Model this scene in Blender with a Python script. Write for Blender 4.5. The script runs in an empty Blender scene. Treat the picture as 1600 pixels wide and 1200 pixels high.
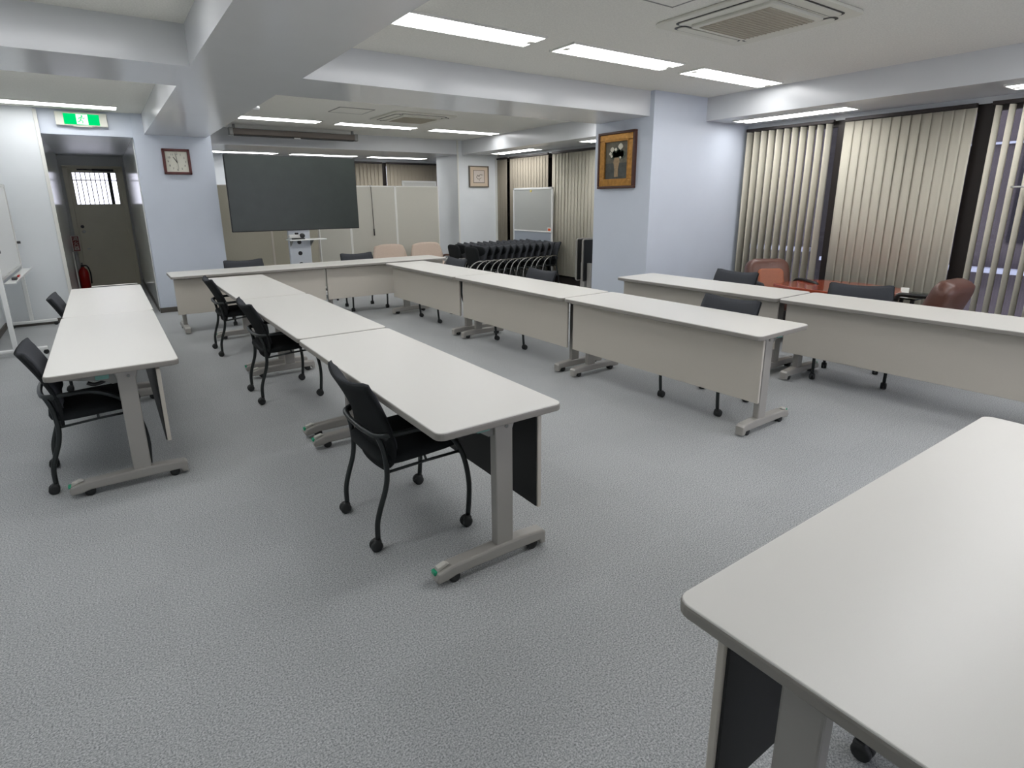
import bpy, bmesh, math, random
from mathutils import Vector, Matrix
random.seed(4)
PI = math.pi
S = bpy.context.scene
COL = S.collection

# ------------------------------------------------------------------ materials
def srgb(r, g, b):
    f = lambda c: (c/12.92 if c <= .04045 else ((c+.055)/1.055)**2.4)
    return tuple(f(x/255) for x in (r, g, b)) + (1,)

def mat(name, rgb, rough=.5, metal=0, noise=0, scale=40, bump=0, spec=.5, coat=0, bscale=None):
    m = bpy.data.materials.new(name); m.use_nodes = True
    nt = m.node_tree; b = nt.nodes['Principled BSDF']
    c = srgb(*rgb)
    b.inputs['Base Color'].default_value = c
    b.inputs['Roughness'].default_value = rough
    b.inputs['Metallic'].default_value = metal
    b.inputs['Specular IOR Level'].default_value = spec
    b.inputs['Coat Weight'].default_value = coat
    if noise or bump:
        tc = nt.nodes.new('ShaderNodeTexCoord')
        n = nt.nodes.new('ShaderNodeTexNoise'); n.inputs['Scale'].default_value = scale
        n.inputs['Detail'].default_value = 4
        nt.links.new(tc.outputs['Object'], n.inputs['Vector'])
        if noise:
            r = nt.nodes.new('ShaderNodeValToRGB')
            r.color_ramp.elements[0].position = .3; r.color_ramp.elements[1].position = .7
            r.color_ramp.elements[0].color = tuple(x*(1-noise) for x in c[:3])+(1,)
            r.color_ramp.elements[1].color = tuple(min(1, x*(1+noise)) for x in c[:3])+(1,)
            nt.links.new(n.outputs['Fac'], r.inputs['Fac'])
            nt.links.new(r.outputs['Color'], b.inputs['Base Color'])
        if bump:
            n2 = n
            if bscale:
                n2 = nt.nodes.new('ShaderNodeTexNoise'); n2.inputs['Scale'].default_value = bscale
                nt.links.new(tc.outputs['Object'], n2.inputs['Vector'])
            bp = nt.nodes.new('ShaderNodeBump'); bp.inputs['Strength'].default_value = bump
            bp.inputs['Distance'].default_value = .01
            nt.links.new(n2.outputs['Fac'], bp.inputs['Height'])
            nt.links.new(bp.outputs['Normal'], b.inputs['Normal'])
    return m

def emit(name, rgb, strength):
    m = bpy.data.materials.new(name); m.use_nodes = True
    nt = m.node_tree; nt.nodes.clear()
    e = nt.nodes.new('ShaderNodeEmission'); o = nt.nodes.new('ShaderNodeOutputMaterial')
    e.inputs['Color'].default_value = srgb(*rgb); e.inputs['Strength'].default_value = strength
    nt.links.new(e.outputs[0], o.inputs[0])
    return m

def carpet():
    m = bpy.data.materials.new('carpet'); m.use_nodes = True
    nt = m.node_tree; b = nt.nodes['Principled BSDF']; L = nt.links.new
    b.inputs['Roughness'].default_value = .95; b.inputs['Specular IOR Level'].default_value = .1
    tc = nt.nodes.new('ShaderNodeTexCoord')
    n = nt.nodes.new('ShaderNodeTexNoise'); n.inputs['Scale'].default_value = 170; n.inputs['Detail'].default_value = 4
    n.inputs['Roughness'].default_value = .75
    L(tc.outputs['Object'], n.inputs['Vector'])
    r = nt.nodes.new('ShaderNodeValToRGB')
    r.color_ramp.elements[0].position = .34; r.color_ramp.elements[0].color = srgb(113, 116, 117)
    r.color_ramp.elements[1].position = .66; r.color_ramp.elements[1].color = srgb(212, 214, 214)
    L(n.outputs['Fac'], r.inputs['Fac'])
    # half-metre carpet tiles, pile turned a quarter on every other one
    ck = nt.nodes.new('ShaderNodeTexChecker'); ck.inputs['Scale'].default_value = 2
    ck.inputs['Color1'].default_value = (.975, .975, .975, 1); ck.inputs['Color2'].default_value = (1, 1, 1, 1)
    L(tc.outputs['Object'], ck.inputs['Vector'])
    big = nt.nodes.new('ShaderNodeTexNoise'); big.inputs['Scale'].default_value = .9; big.inputs['Detail'].default_value = 2
    L(tc.outputs['Object'], big.inputs['Vector'])
    mr = nt.nodes.new('ShaderNodeMapRange'); mr.inputs['To Min'].default_value = .93; mr.inputs['To Max'].default_value = 1.07
    L(big.outputs['Fac'], mr.inputs['Value'])
    m1 = nt.nodes.new('ShaderNodeMix'); m1.data_type = 'RGBA'; m1.blend_type = 'MULTIPLY'; m1.inputs['Factor'].default_value = 1
    L(r.outputs['Color'], m1.inputs['A']); L(ck.outputs['Color'], m1.inputs['B'])
    m2 = nt.nodes.new('ShaderNodeMix'); m2.data_type = 'RGBA'; m2.blend_type = 'MULTIPLY'; m2.inputs['Factor'].default_value = 1
    L(m1.outputs['Result'], m2.inputs['A']); L(mr.outputs['Result'], m2.inputs['B'])
    L(m2.outputs['Result'], b.inputs['Base Color'])
    bp = nt.nodes.new('ShaderNodeBump'); bp.inputs['Strength'].default_value = .35; bp.inputs['Distance'].default_value = .006
    L(n.outputs['Fac'], bp.inputs['Height']); L(bp.outputs['Normal'], b.inputs['Normal'])
    return m

def glass():
    m = bpy.data.materials.new('window_glass'); m.use_nodes = True
    nt = m.node_tree; nt.nodes.clear(); L = nt.links.new
    o = nt.nodes.new('ShaderNodeOutputMaterial'); t = nt.nodes.new('ShaderNodeBsdfTransparent')
    t.inputs['Color'].default_value = (.80, .80, .86, 1)
    g = nt.nodes.new('ShaderNodeBsdfGlossy'); g.inputs['Roughness'].default_value = .02
    lw = nt.nodes.new('ShaderNodeLayerWeight'); lw.inputs['Blend'].default_value = .25
    mx = nt.nodes.new('ShaderNodeMixShader')
    L(lw.outputs['Fresnel'], mx.inputs[0]); L(t.outputs[0], mx.inputs[1]); L(g.outputs[0], mx.inputs[2]); L(mx.outputs[0], o.inputs[0])
    return m

def slat_mat(name, rgb):
    m = bpy.data.materials.new(name); m.use_nodes = True
    nt = m.node_tree; nt.nodes.clear(); L = nt.links.new
    o = nt.nodes.new('ShaderNodeOutputMaterial'); d = nt.nodes.new('ShaderNodeBsdfDiffuse'); t = nt.nodes.new('ShaderNodeBsdfTranslucent')
    tc = nt.nodes.new('ShaderNodeTexCoord'); mp = nt.nodes.new('ShaderNodeMapping'); mp.inputs['Scale'].default_value = (60, 60, 900)
    n = nt.nodes.new('ShaderNodeTexNoise'); n.inputs['Scale'].default_value = 1
    L(tc.outputs['Object'], mp.inputs['Vector']); L(mp.outputs[0], n.inputs['Vector'])
    r = nt.nodes.new('ShaderNodeValToRGB'); c = srgb(*rgb)
    r.color_ramp.elements[0].color = tuple(x*.88 for x in c[:3])+(1,); r.color_ramp.elements[1].color = tuple(min(1, x*1.1) for x in c[:3])+(1,)
    L(n.outputs['Fac'], r.inputs['Fac']); L(r.outputs['Color'], d.inputs['Color']); L(r.outputs['Color'], t.inputs['Color'])
    mx = nt.nodes.new('ShaderNodeMixShader'); mx.inputs[0].default_value = .22
    L(d.outputs[0], mx.inputs[1]); L(t.outputs[0], mx.inputs[2]); L(mx.outputs[0], o.inputs[0])
    return m

M = dict(
    carpet=carpet(), glass=glass(),
    ceiling=mat('ceiling_board', (224, 223, 216), .9, noise=.07, scale=90, bump=.2),
    wallw=mat('wall_white', (222, 226, 228), .38, noise=.015, scale=3),
    wallb=mat('wall_pale_blue', (204, 211, 222), .45, noise=.015, scale=3),
    beam=mat('beam_paint', (208, 210, 212), .20, noise=.012, scale=3),
    corr=mat('corridor_paint', (214, 216, 214), .14),
    base=mat('baseboard_grey', (86, 82, 76), .5),
    trim=mat('trim_white', (222, 222, 216), .4),
    dark=mat('window_frame_dark', (46, 40, 38), .4, metal=.3),
    top=mat('table_laminate', (221, 219, 213), .34, noise=.01, scale=400),
    edge=mat('table_edging', (140, 136, 130), .5),
    panel=mat('panel_beige', (193, 187, 176), .55, noise=.012, scale=200),
    leg=mat('leg_grey_paint', (163, 160, 154), .38, metal=.15),
    legd=mat('bracket_grey', (126, 126, 122), .45, metal=.2),
    black=mat('black_plastic', (22, 23, 23), .5),
    rubber=mat('caster_rubber', (34, 36, 36), .6),
    tube=mat('tube_charcoal', (52, 56, 56), .32, metal=.5),
    chrome=mat('tube_steel', (150, 150, 148), .25, metal=.9),
    fabric=mat('charcoal_fabric', (64, 66, 70), .92, noise=.18, scale=350, bump=.25, spec=.15),
    fabricb=mat('black_fabric', (38, 40, 41), .92, noise=.15, scale=350, bump=.2, spec=.15),
    green=mat('green_lever', (38, 158, 118), .4),
    teal=mat('pale_teal_tab', (110, 158, 148), .5),
    lever=mat('lever_grey', (196, 194, 186), .4),
    slat=slat_mat('blind_slat', (214, 209, 193)),
    slatw=slat_mat('blind_slat_warm', (166, 158, 143)),
    part=mat('partition_fabric', (188, 186, 175), .9, noise=.05, scale=300),
    partb=mat('partition_fabric_brown', (172, 167, 150), .9, noise=.06, scale=300),
    alum=mat('aluminium', (205, 205, 202), .35, metal=.4),
    scr=mat('screen_glass', (50, 58, 53), .30, noise=.10, scale=6, spec=.55),
    cream=mat('cream_upholstery', (196, 178, 162), .85, noise=.04, scale=60),
    creamb=mat('cream_button', (186, 160, 138), .85),
    leather=mat('brown_leather', (98, 66, 56), .32, noise=.08, scale=90, bump=.08),
    tan=mat('tan_leather', (158, 92, 62), .42, noise=.08, scale=90, bump=.05),
    redwood=mat('red_wood', (158, 70, 46), .12, noise=.10, scale=14, coat=.6),
    smoke=mat('black_glass', (34, 42, 38), .08, spec=.8),
    wood=mat('clock_wood', (84, 30, 22), .3, noise=.2, scale=25),
    gold=mat('gilt_frame', (176, 128, 62), .38, metal=.55, noise=.22, scale=30, bump=.2),
    frdark=mat('frame_dark_brown', (72, 40, 28), .4, noise=.15, scale=30),
    white=mat('white_enamel', (232, 233, 231), .22),
    paper=mat('paper_white', (235, 234, 226), .7),
    dial=mat('dial_cream', (222, 220, 206), .6),
    ink=mat('ink_dark', (58, 56, 56), .6),
    red=mat('red_paint', (168, 26, 20), .3),
    redd=mat('sign_red', (128, 30, 28), .5),
    orange=mat('orange_sticker', (228, 92, 40), .6),
    yellow=mat('yellow_magnet', (220, 200, 110), .5),
    door=mat('door_beige', (226, 220, 198), .4, noise=.02, scale=5),
    steel=mat('steel_case', (96, 88, 80), .5, metal=.2),
    acw=mat('unit_plastic', (212, 211, 200), .5),
    acg=mat('unit_grille', (172, 166, 150), .7),
    artd=mat('painted_canvas_dark', (98, 94, 80), .6, noise=.25, scale=18),
    arttable=mat('painted_canvas_table', (70, 74, 70), .6, noise=.25, scale=18),
    artvase=mat('painted_vase', (156, 132, 100), .6, noise=.2, scale=40),
    artleaf=mat('painted_leaf', (62, 72, 58), .6, noise=.2, scale=40),
    artwhite=mat('painted_petal', (214, 210, 192), .6, noise=.1, scale=60),
    artpaper=mat('print_paper', (206, 196, 186), .7, noise=.05, scale=40),
    artmat=mat('print_mount', (204, 186, 164), .8),
    artfr=mat('print_frame', (112, 104, 92), .5),
    bldg=mat('facade_plum', (74, 68, 72), .8, noise=.12, scale=2),
    bldgd=mat('facade_window', (40, 38, 44), .3),
    ledge=mat('facade_ledge', (170, 176, 192), .6),
    greyblue=mat('board_lower_grey', (160, 168, 178), .5),
    boardg=mat('board_surface_grey', (176, 178, 174), .18),
    lamp=emit('lamp_white', (254, 254, 255), 11.0),
    exitg=emit('exit_green', (0, 205, 110), 1.3),
    exitw=emit('exit_white', (235, 255, 245), 1.6),
)

# ------------------------------------------------------------------ mesh helpers
class MB:
    def __init__(s): s.bm = bmesh.new()
    def _tf(s, vs, loc, rot):
        m = Matrix.Translation(loc) @ (rot if rot is not None else Matrix())
        for v in vs: v.co = m @ v.co
    def box(s, x0, x1, y0, y1, z0, z1, bev=0, seg=2, rot=None):
        c = Vector(((x0+x1)/2, (y0+y1)/2, (z0+z1)/2)); t = bmesh.new()
        bmesh.ops.create_cube(t, size=1)
        for v in t.verts: v.co = Vector((v.co.x*(x1-x0), v.co.y*(y1-y0), v.co.z*(z1-z0)))
        if bev: bmesh.ops.bevel(t, geom=t.edges[:], offset=bev, segments=seg, affect='EDGES', profile=.5)
        s._merge(t, c, rot); return s
    def _merge(s, t, loc=(0, 0, 0), rot=None):
        m = Matrix.Translation(loc) @ (rot if rot is not None else Matrix())
        mp = {v: s.bm.verts.new(m @ v.co) for v in t.verts}
        for f in t.faces:
            try: g = s.bm.faces.new([mp[v] for v in f.verts]); g.smooth = f.smooth; g.material_index = f.material_index
            except ValueError: pass
        t.free()
    def tube(s, pts, r, n=10, cap=True, smooth_n=0, close=False):
        pts = [Vector(p) for p in pts]
        if smooth_n: pts = catmull(pts, smooth_n)
        rs = r if isinstance(r, (list, tuple)) else [r]*len(pts)
        N = len(pts); rings = []; up = None
        for i, p in enumerate(pts):
            a = pts[i-1] if (i > 0 or close) else p; b = pts[(i+1) % N] if (i < N-1 or close) else p
            d = (b-a).normalized()
            if up is None:
                up = Vector((0, 0, 1)) if abs(d.z) < .9 else Vector((1, 0, 0))
            x = d.cross(up)
            if x.length < 1e-5: x = d.cross(Vector((0, 1, .1)))
            x.normalize(); up = x.cross(d).normalized()
            rings.append([s.bm.verts.new(p + (x*math.cos(2*PI*k/n) + up*math.sin(2*PI*k/n))*rs[i]) for k in range(n)])
        for i in range(N if close else N-1):
            A, B = rings[i], rings[(i+1) % N]
            for k in range(n):
                f = s.bm.faces.new((A[k], A[(k+1) % n], B[(k+1) % n], B[k])); f.smooth = True
        if cap and not close:
            s.bm.faces.new(rings[0][::-1]); s.bm.faces.new(rings[-1])
        return s
    def cyl(s, a, b, r, n=16, r2=None):
        return s.tube([a, b], [r, r if r2 is None else r2], n)
    def lathe(s, prof, c=(0, 0, 0), n=20, axis='z', cap=True):
        rings = []
        for (r, z) in prof:
            ring = []
            for k in range(n):
                a = 2*PI*k/n; p = (r*math.cos(a), r*math.sin(a), z)
                if axis == 'x': p = (z, p[0], p[1])
                if axis == 'y': p = (p[1], z, p[0])
                ring.append(s.bm.verts.new(Vector(c)+Vector(p)))
            rings.append(ring)
        for A, B in zip(rings, rings[1:]):
            for k in range(n):
                f = s.bm.faces.new((A[k], A[(k+1) % n], B[(k+1) % n], B[k])); f.smooth = True
        if cap: s.bm.faces.new(rings[0][::-1]); s.bm.faces.new(rings[-1])
        return s
    def prism(s, poly, lo, hi, axis='z', bev=0):
        """poly: 2D outline, extruded along axis between lo and hi"""
        t = bmesh.new()
        def P(u, v, w): return {'z': (u, v, w), 'y': (u, w, v), 'x': (w, u, v)}[axis]
        a = [t.verts.new(P(u, v, lo)) for u, v in poly]; b = [t.verts.new(P(u, v, hi)) for u, v in poly]
        n = len(poly)
        t.faces.new(a[::-1]); t.faces.new(b)
        for i in range(n): t.faces.new((a[i], a[(i+1) % n], b[(i+1) % n], b[i]))
        bmesh.ops.recalc_face_normals(t, faces=t.faces[:])
        if bev:
            es = [e for e in t.edges if (e.verts[0] in a) == (e.verts[1] in a)]
            bmesh.ops.bevel(t, geom=es, offset=bev, segments=2, affect='EDGES', profile=.5)
        s._merge(t); return s
    def surf(s, fn, nu, nv, th=0):
        """sheet from fn(u,v) u,v in 0..1; th>0 gives it thickness along its normal"""
        t = bmesh.new()
        g = [[t.verts.new(fn(i/nu, j/nv)) for j in range(nv+1)] for i in range(nu+1)]
        for i in range(nu):
            for j in range(nv): t.faces.new((g[i][j], g[i+1][j], g[i+1][j+1], g[i][j+1]))
        if th:
            bmesh.ops.recalc_face_normals(t, faces=t.faces[:])
            bmesh.ops.solidify(t, geom=t.faces[:], thickness=th)
        bmesh.ops.recalc_face_normals(t, faces=t.faces[:])
        for f in t.faces: f.smooth = True
        s._merge(t); return s
    def cushion(s, cx, cy, cz, sx, sy, sz, e=4, rot=None, n=14):
        """superellipsoid pad"""
        t = bmesh.new(); rings = []
        pw = lambda c, k: math.copysign(abs(c)**k, c)
        for i in range(n+1):
            ph = -PI/2 + PI*i/n; ring = []
            for k in range(2*n):
                th = 2*PI*k/(2*n)
                ring.append(t.verts.new((sx/2*pw(math.cos(ph), 2/3)*pw(math.cos(th), 2/e), sy/2*pw(math.cos(ph), 2/3)*pw(math.sin(th), 2/e), sz/2*pw(math.sin(ph), 2/3))))
            rings.append(ring)
        for A, B in zip(rings, rings[1:]):
            for k in range(2*n):
                t.faces.new((A[k], A[(k+1) % (2*n)], B[(k+1) % (2*n)], B[k]))
        bmesh.ops.remove_doubles(t, verts=t.verts[:], dist=1e-5)
        bmesh.ops.recalc_face_normals(t, faces=t.faces[:])
        for f in t.faces: f.smooth = True
        s._merge(t, (cx, cy, cz), rot); return s
    def done(s, name, m, parent=None, loc=None, rotz=0):
        bmesh.ops.recalc_face_normals(s.bm, faces=s.bm.faces[:])
        me = bpy.data.meshes.new(name); s.bm.to_mesh(me); s.bm.free()
        for mm in (m if isinstance(m, list) else [m]): me.materials.append(mm)
        o = bpy.data.objects.new(name, me); COL.objects.link(o)
        if parent is not None: o.parent = parent
        if loc is not None: o.location = loc
        o.rotation_euler.z = rotz
        return o

def catmull(p, n):
    out = []
    for i in range(len(p)-1):
        a, b, c, d = p[max(i-1, 0)], p[i], p[i+1], p[min(i+2, len(p)-1)]
        for k in range(n):
            t = k/n
            out.append(.5*((2*b)+(-a+c)*t+(2*a-5*b+4*c-d)*t*t+(-a+3*b-3*c+d)*t**3))
    out.append(p[-1]); return out

def rrect(x0, x1, y0, y1, r, n=5):
    out = []
    for cx, cy, a0 in ((x1-r, y1-r, 0), (x0+r, y1-r, PI/2), (x0+r, y0+r, PI), (x1-r, y0+r, 1.5*PI)):
        for k in range(n+1):
            a = a0 + PI/2*k/n; out.append((cx+r*math.cos(a), cy+r*math.sin(a)))
    return out

def tag(o, label, cat, group=None, kind=None):
    o['label'] = label; o['category'] = cat
    if group: o['group'] = group
    if kind: o['kind'] = kind
    return o
def thing(name, label, cat, loc=(0, 0, 0), rotz=0, group=None):
    o = bpy.data.objects.new(name, None); COL.objects.link(o); o.empty_display_size = .1
    o.location = loc; o.rotation_euler.z = rotz
    return tag(o, label, cat, group)
def struct(o, label, cat):
    o['kind'] = 'structure'; o['label'] = label; o['category'] = cat; return o
KIDS = {}
def dup(root, loc, rotz, label, group=None):
    def cp(o, par):
        c = o.copy(); COL.objects.link(c)
        if par is not None: c.parent = par
        for ch in [x for x in o.children]: cp(ch, c)
        return c
    r = cp(root, None); r.location = loc; r.rotation_euler = (0, 0, rotz); r['label'] = label
    if group: r['group'] = group
    return r
def text(body, size, m, name, parent, loc, rot, depth=.0008):
    cu = bpy.data.curves.new(name, 'FONT'); cu.body = body; cu.size = size; cu.extrude = depth
    cu.align_x = 'CENTER'; cu.align_y = 'CENTER'
    t = bpy.data.objects.new(name, cu); COL.objects.link(t)
    bpy.context.view_layer.update()
    me = bpy.data.meshes.new_from_object(t.evaluated_get(bpy.context.evaluated_depsgraph_get()))
    COL.objects.unlink(t); bpy.data.objects.remove(t)
    me.materials.clear(); me.materials.append(m); me.name = name
    o = bpy.data.objects.new(name, me); COL.objects.link(o); o.parent = parent; o.location = loc; o.rotation_euler = rot
    return o

# ------------------------------------------------------------------ room shell
XL, XR, YF, YB, ZC, ZB = -1.2, 7.0, -2.6, 12.5, 2.68, 2.42
struct(MB().box(XL-.2, XR+.2, YF-.2, 13.6, -.1, 0).done('floor', M['carpet']), 'grey speckled tile carpet covering the whole floor', 'floor')
struct(MB().box(XL-.2, XR+.2, YF-.2, YB+.3, ZC, ZC+.15).done('ceiling', M['ceiling']), 'off-white speckled mineral board ceiling', 'ceiling')
struct(MB().box(XL-.15, XL, YF-.2, 9.47, 0, ZC).done('wall_left', M['wallw']), 'white side wall at the far left behind the whiteboard', 'wall')
struct(MB().box(XL-.15, XR+.2, YF-.15, YF, 0, .75).box(XL-.15, XR+.2, YF-.15, YF, 2.4, ZC).box(XL-.15, 1.4, YF-.15, YF, .7, 2.45).box(6.2, XR+.2, YF-.15, YF, .7, 2.45).done('wall_front', M['wallw']), 'white wall closing the room on the near side', 'wall')
w = MB().box(XL-.15, -.49, 9.47, 9.6, 0, ZC).box(-.49, -.485, 9.5, 9.6, 2.38, ZC)
struct(w.done('wall_back', M['wallw']), 'white wall panel left of the doorway', 'wall')
struct(MB().box(-.49, .52, 9.50, 9.62, 2.38, ZC).done('wall_header', M['wallb']), 'pale blue-grey wall strip over the doorway carrying the exit sign', 'wall')
w = MB().box(.52, 1.46, 9.47, 13.5, 0, ZC)
struct(w.done('wall_pier', M['wallb']), 'pale blue pier with the wall clock beside the doorway', 'wall')
# corridor
w = MB().box(-.61, -.49, 9.6, 13.5, 0, 2.5)
struct(w.done('wall_corridor', M['corr']), 'glossy grey left wall of the short corridor to the exit door', 'wall')
w = MB().box(.508, .522, 9.62, 13.4, 0, 2.4)
struct(w.done('wall_corridor', M['corr']), 'glossy grey right wall of the short corridor to the exit door', 'wall')
struct(MB().box(-.61, .56, 9.6, 13.5, 2.38, 2.5).done('ceiling', M['wallw']), 'lowered corridor ceiling over the exit door', 'ceiling')
w = MB().box(-.61, -.44, 13.4, 13.52, 0, 2.4).box(.46, .56, 13.4, 13.52, 0, 2.4).box(-.44, .46, 13.4, 13.52, 2.18, 2.4)
struct(w.done('wall_exit', M['corr']), 'grey wall around the exit door at the corridor end', 'wall')
struct(MB().box(-.475, -.455, 12.0, 12.05, 0, .75, .004).done('trim_1', M['trim']), 'white upright trim strip low on the corridor left wall', 'trim')
# far room walls
w = MB().box(1.46, 2.15, YB, YB+.15, 0, ZC).box(2.15, XR, YB, YB+.15, 2.36, ZC).box(1.46, XR, YB, YB+.15, -.05, .12)
struct(w.done('wall_far', M['wallw']), 'white end wall behind the partitions around the far window', 'wall')
w = MB().box(XR, XR+.15, YF-.2, .4, 0, ZC).box(XR, XR+.15, .4, YB+.15, 2.36, ZC).box(XR, XR+.15, .4, YB+.15, -.05, .11).box(XR, XR+.15, 10.37, YB+.15, 0, ZC)
struct(w.done('wall_right', M['wallw']), 'outer wall strip above and below the right-hand windows', 'wall')
# columns
struct(MB().box(5.22, 6.99, 4.64, 5.56, 0, ZC).done('column', M['wallb']), 'pale blue column between the two blinded window bays carrying the flower painting', 'column')
struct(MB().box(6.05, 6.99, 10.4, 11.32, 0, ZC).done('column', M['wallw']), 'white far column with the small framed print behind the nested chairs', 'column')
struct(MB().box(XL, -.9, 4.64, 5.56, 0, ZC).done('column', M['wallb']), 'pale blue pier on the left wall under the cross beam', 'column')
# beams and dropped soffits
struct(MB().box(.65, 1.405, YF, 9.47, ZB, ZC+.01).done('beam', M['beam']), 'broad glossy beam running from overhead to the clock pier', 'beam')
struct(MB().box(XL, .65, 4.70, 5.50, ZB, ZC+.01).done('beam', M['beam']), 'glossy cross beam on the left of the broad beam', 'beam')
struct(MB().box(1.405, 5.22, 4.70, 5.50, ZB, ZC+.01).done('beam', M['beam']), 'glossy cross beam running to the painting column', 'beam')
w = MB().box(6.14, XR, YF, 4.64, ZB, ZC+.01)
struct(w.done('soffit', M['beam']), 'dropped soffit with strip lights over the near window blinds', 'beam')
w = MB().box(6.14, XR, 5.56, 10.4, ZB, ZC+.01)
struct(w.done('soffit', M['beam']), 'dropped soffit over the far right window beyond the column', 'beam')
struct(MB().box(1.46, 6.06, 10.4, YB, ZB, ZC+.01).box(6.06, XR, 11.32, YB, ZB, ZC+.01).done('soffit', M['beam']), 'dropped soffit above the partitions at the far end', 'beam')
struct(MB().box(.506, 1.472, 9.452, 9.47, 0, .07, .003).done('baseboard_pier', M['base']), 'dark grey baseboard at the foot of the clock pier', 'baseboard')
struct(MB().box(XL, -.475, 9.452, 9.47, 0, .07, .003).done('baseboard_back', M['base']), 'dark baseboard under the white wall panel', 'baseboard')
struct(MB().box(XL, XL+.018, YF, 9.45, 0, .07, .003).done('baseboard_left', M['base']), 'dark baseboard along the far left wall', 'baseboard')
struct(MB().box(5.205, 5.22, 4.63, 5.57, 0, .07, .003).done('baseboard_column', M['base']), 'dark baseboard around the painting column', 'baseboard')
struct(MB().box(.498, .508, 9.6, 13.4, 0, .07, .003).done('baseboard_corridor', M['base']), 'dark baseboard along the corridor right wall', 'baseboard')
struct(MB().box(-.495, -.455, 9.455, 9.475, 0, 2.66, .004).done('trim_2', M['trim']), 'white corner trim on the doorway edge of the wall panel', 'trim')
struct(MB().box(6.02, 6.055, 10.385, 10.405, 0, ZC, .003).done('trim_3', M['trim']), 'thin white corner trim of the far white column', 'trim')
struct(MB().box(6.93, 6.985, 10.30, 10.398, 0, 2.42, .004).done('trim_4', M['trim']), 'white jamb at the far end of the right-hand blinds', 'trim')

# ------------------------------------------------------------------ windows (frames + panes)
def window(nm, axis, pos, a0, a1, mull, label, z0=.11, z1=2.36):
    f = MB()
    def bx(u0, u1, w0, w1, zz0, zz1):
        if axis == 'x': f.box(pos+w0, pos+w1, u0, u1, zz0, zz1, .004)
        else: f.box(u0, u1, pos+w0, pos+w1, zz0, zz1, .004)
    bx(a0, a1, .0, .07, z0, z0+.08); bx(a0, a1, .0, .07, z1-.07, z1)
    for m_, hw in [(a0+.03, .03), (a1-.03, .03)] + mull: bx(m_-hw, m_+hw, -.005, .075, z0, z1)
    o = struct(f.done(nm, M['dark']), label, 'window')
    g = MB()
    if axis == 'x': g.box(pos+.03, pos+.038, a0+.02, a1-.02, z0+.03, z1-.03)
    else: g.box(a0+.02, a1-.02, pos+.03, pos+.038, z0+.03, z1-.03)
    g.done('glass', M['glass'], o)
    return o
window('window_1', 'x', XR, .4, 4.64, [(3.45, .06), (2.155, .075), (1.55, .04), (1.1, .05)], 'tall dark-framed window behind the near blinds')
window('window_2', 'x', XR, 5.56, 10.37, [(9.9, .05), (8.55, .05), (7.0, .05)], 'tall dark-framed window beyond the painting column')
window('window_3', 'y', YB, 2.15, XR-.02, [(5.35, .06), (3.8, .05)], 'dark-framed window in the far end wall above the partitions')
window('fill_window', 'y', YF-.12, 1.4, 6.2, [(3.0, .05), (4.6, .05)], 'wide added window behind the viewpoint letting in fill daylight', .75, 2.4)  # unseen opening added so daylight fills the near room and ceiling
# dark reveal strips under the blinds
struct(MB().box(6.955, 6.999, 5.57, 10.36, 0, .13, .003).done('baseboard_window', M['dark']), 'dark plinth under the far right-hand blinds', 'baseboard')
struct(MB().box(6.955, 6.999, .4, 4.63, 0, .13, .003).done('baseboard_window', M['dark']), 'dark plinth under the near right-hand blinds', 'baseboard')

# ------------------------------------------------------------------ vertical blinds
def blind(axis, pos, a0, a1, ang, label, m, pitch=.093, wdt=.100, z0=.16, jit=2, gaps=(), group='vertical blinds'):
    t = thing('vertical_blind', label, 'blind', (pos, a0, z0) if axis == 'x' else (a0, pos, z0), 0, group)
    L = a1-a0; h = MB()
    if axis == 'x': h.box(-.022, .022, 0, L, 2.33-z0, 2.365-z0, .004)
    else: h.box(0, L, -.022, .022, 2.33-z0, 2.365-z0, .004)
    h.done('headrail', M['dark'], t)
    s = MB(); n = int(L/pitch); c = MB()
    for i in range(n):
        u = (i+.5)*L/n
        if any(g0 < u < g1 for g0, g1 in gaps): continue
        a = math.radians(ang + random.uniform(-jit, jit)); w2 = wdt/2
        def fn(p, q, u=u, a=a):
            k = (p-.5)*2; bow = .004*(1-k*k)
            du, dv = w2*k*math.cos(a)-bow*math.sin(a), w2*k*math.sin(a)+bow*math.cos(a)
            z = q*(2.325-z0)
            return (dv, u+du, z) if axis == 'x' else (u+du, dv, z)
        s.surf(fn, 4, 1, .0012)
    s.done('slats', m, t)
    return t
blind('x', 6.925, 3.52, 4.60, 107, 'open vertical blind with grey and cream stripes next to the painting column', M['slat'], pitch=.090, wdt=.102)
blind('x', 6.925, 2.215, 3.40, 4, 'closed beige vertical blind in the middle of the near window', M['slat'], pitch=.086)
blind('x', 6.925, .5, 2.10, 112, 'wide-open vertical blind at the right edge showing the street outside', M['slat'], pitch=.096, wdt=.08)
blind('x', 6.925, 8.62, 9.85, 4, 'closed warm grey vertical blind behind the standing whiteboard', M['slatw'], pitch=.085)
blind('x', 6.925, 5.62, 8.50, 4, 'closed pale vertical blind between the standing whiteboard and the painting column', M['slat'], pitch=.085)
blind('x', 6.925, 9.95, 10.30, 4, 'narrow closed vertical blind at the jamb beside the far column', M['slatw'], pitch=.085)
blind('y', 12.42, 2.2, 5.28, 12, 'brownish vertical blind in the far window right of the television', M['slatw'], pitch=.085)
blind('y', 12.42, 5.38, 6.72, 10, 'brownish vertical blind in the far window above the right partition panels', M['slatw'], pitch=.088)

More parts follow.
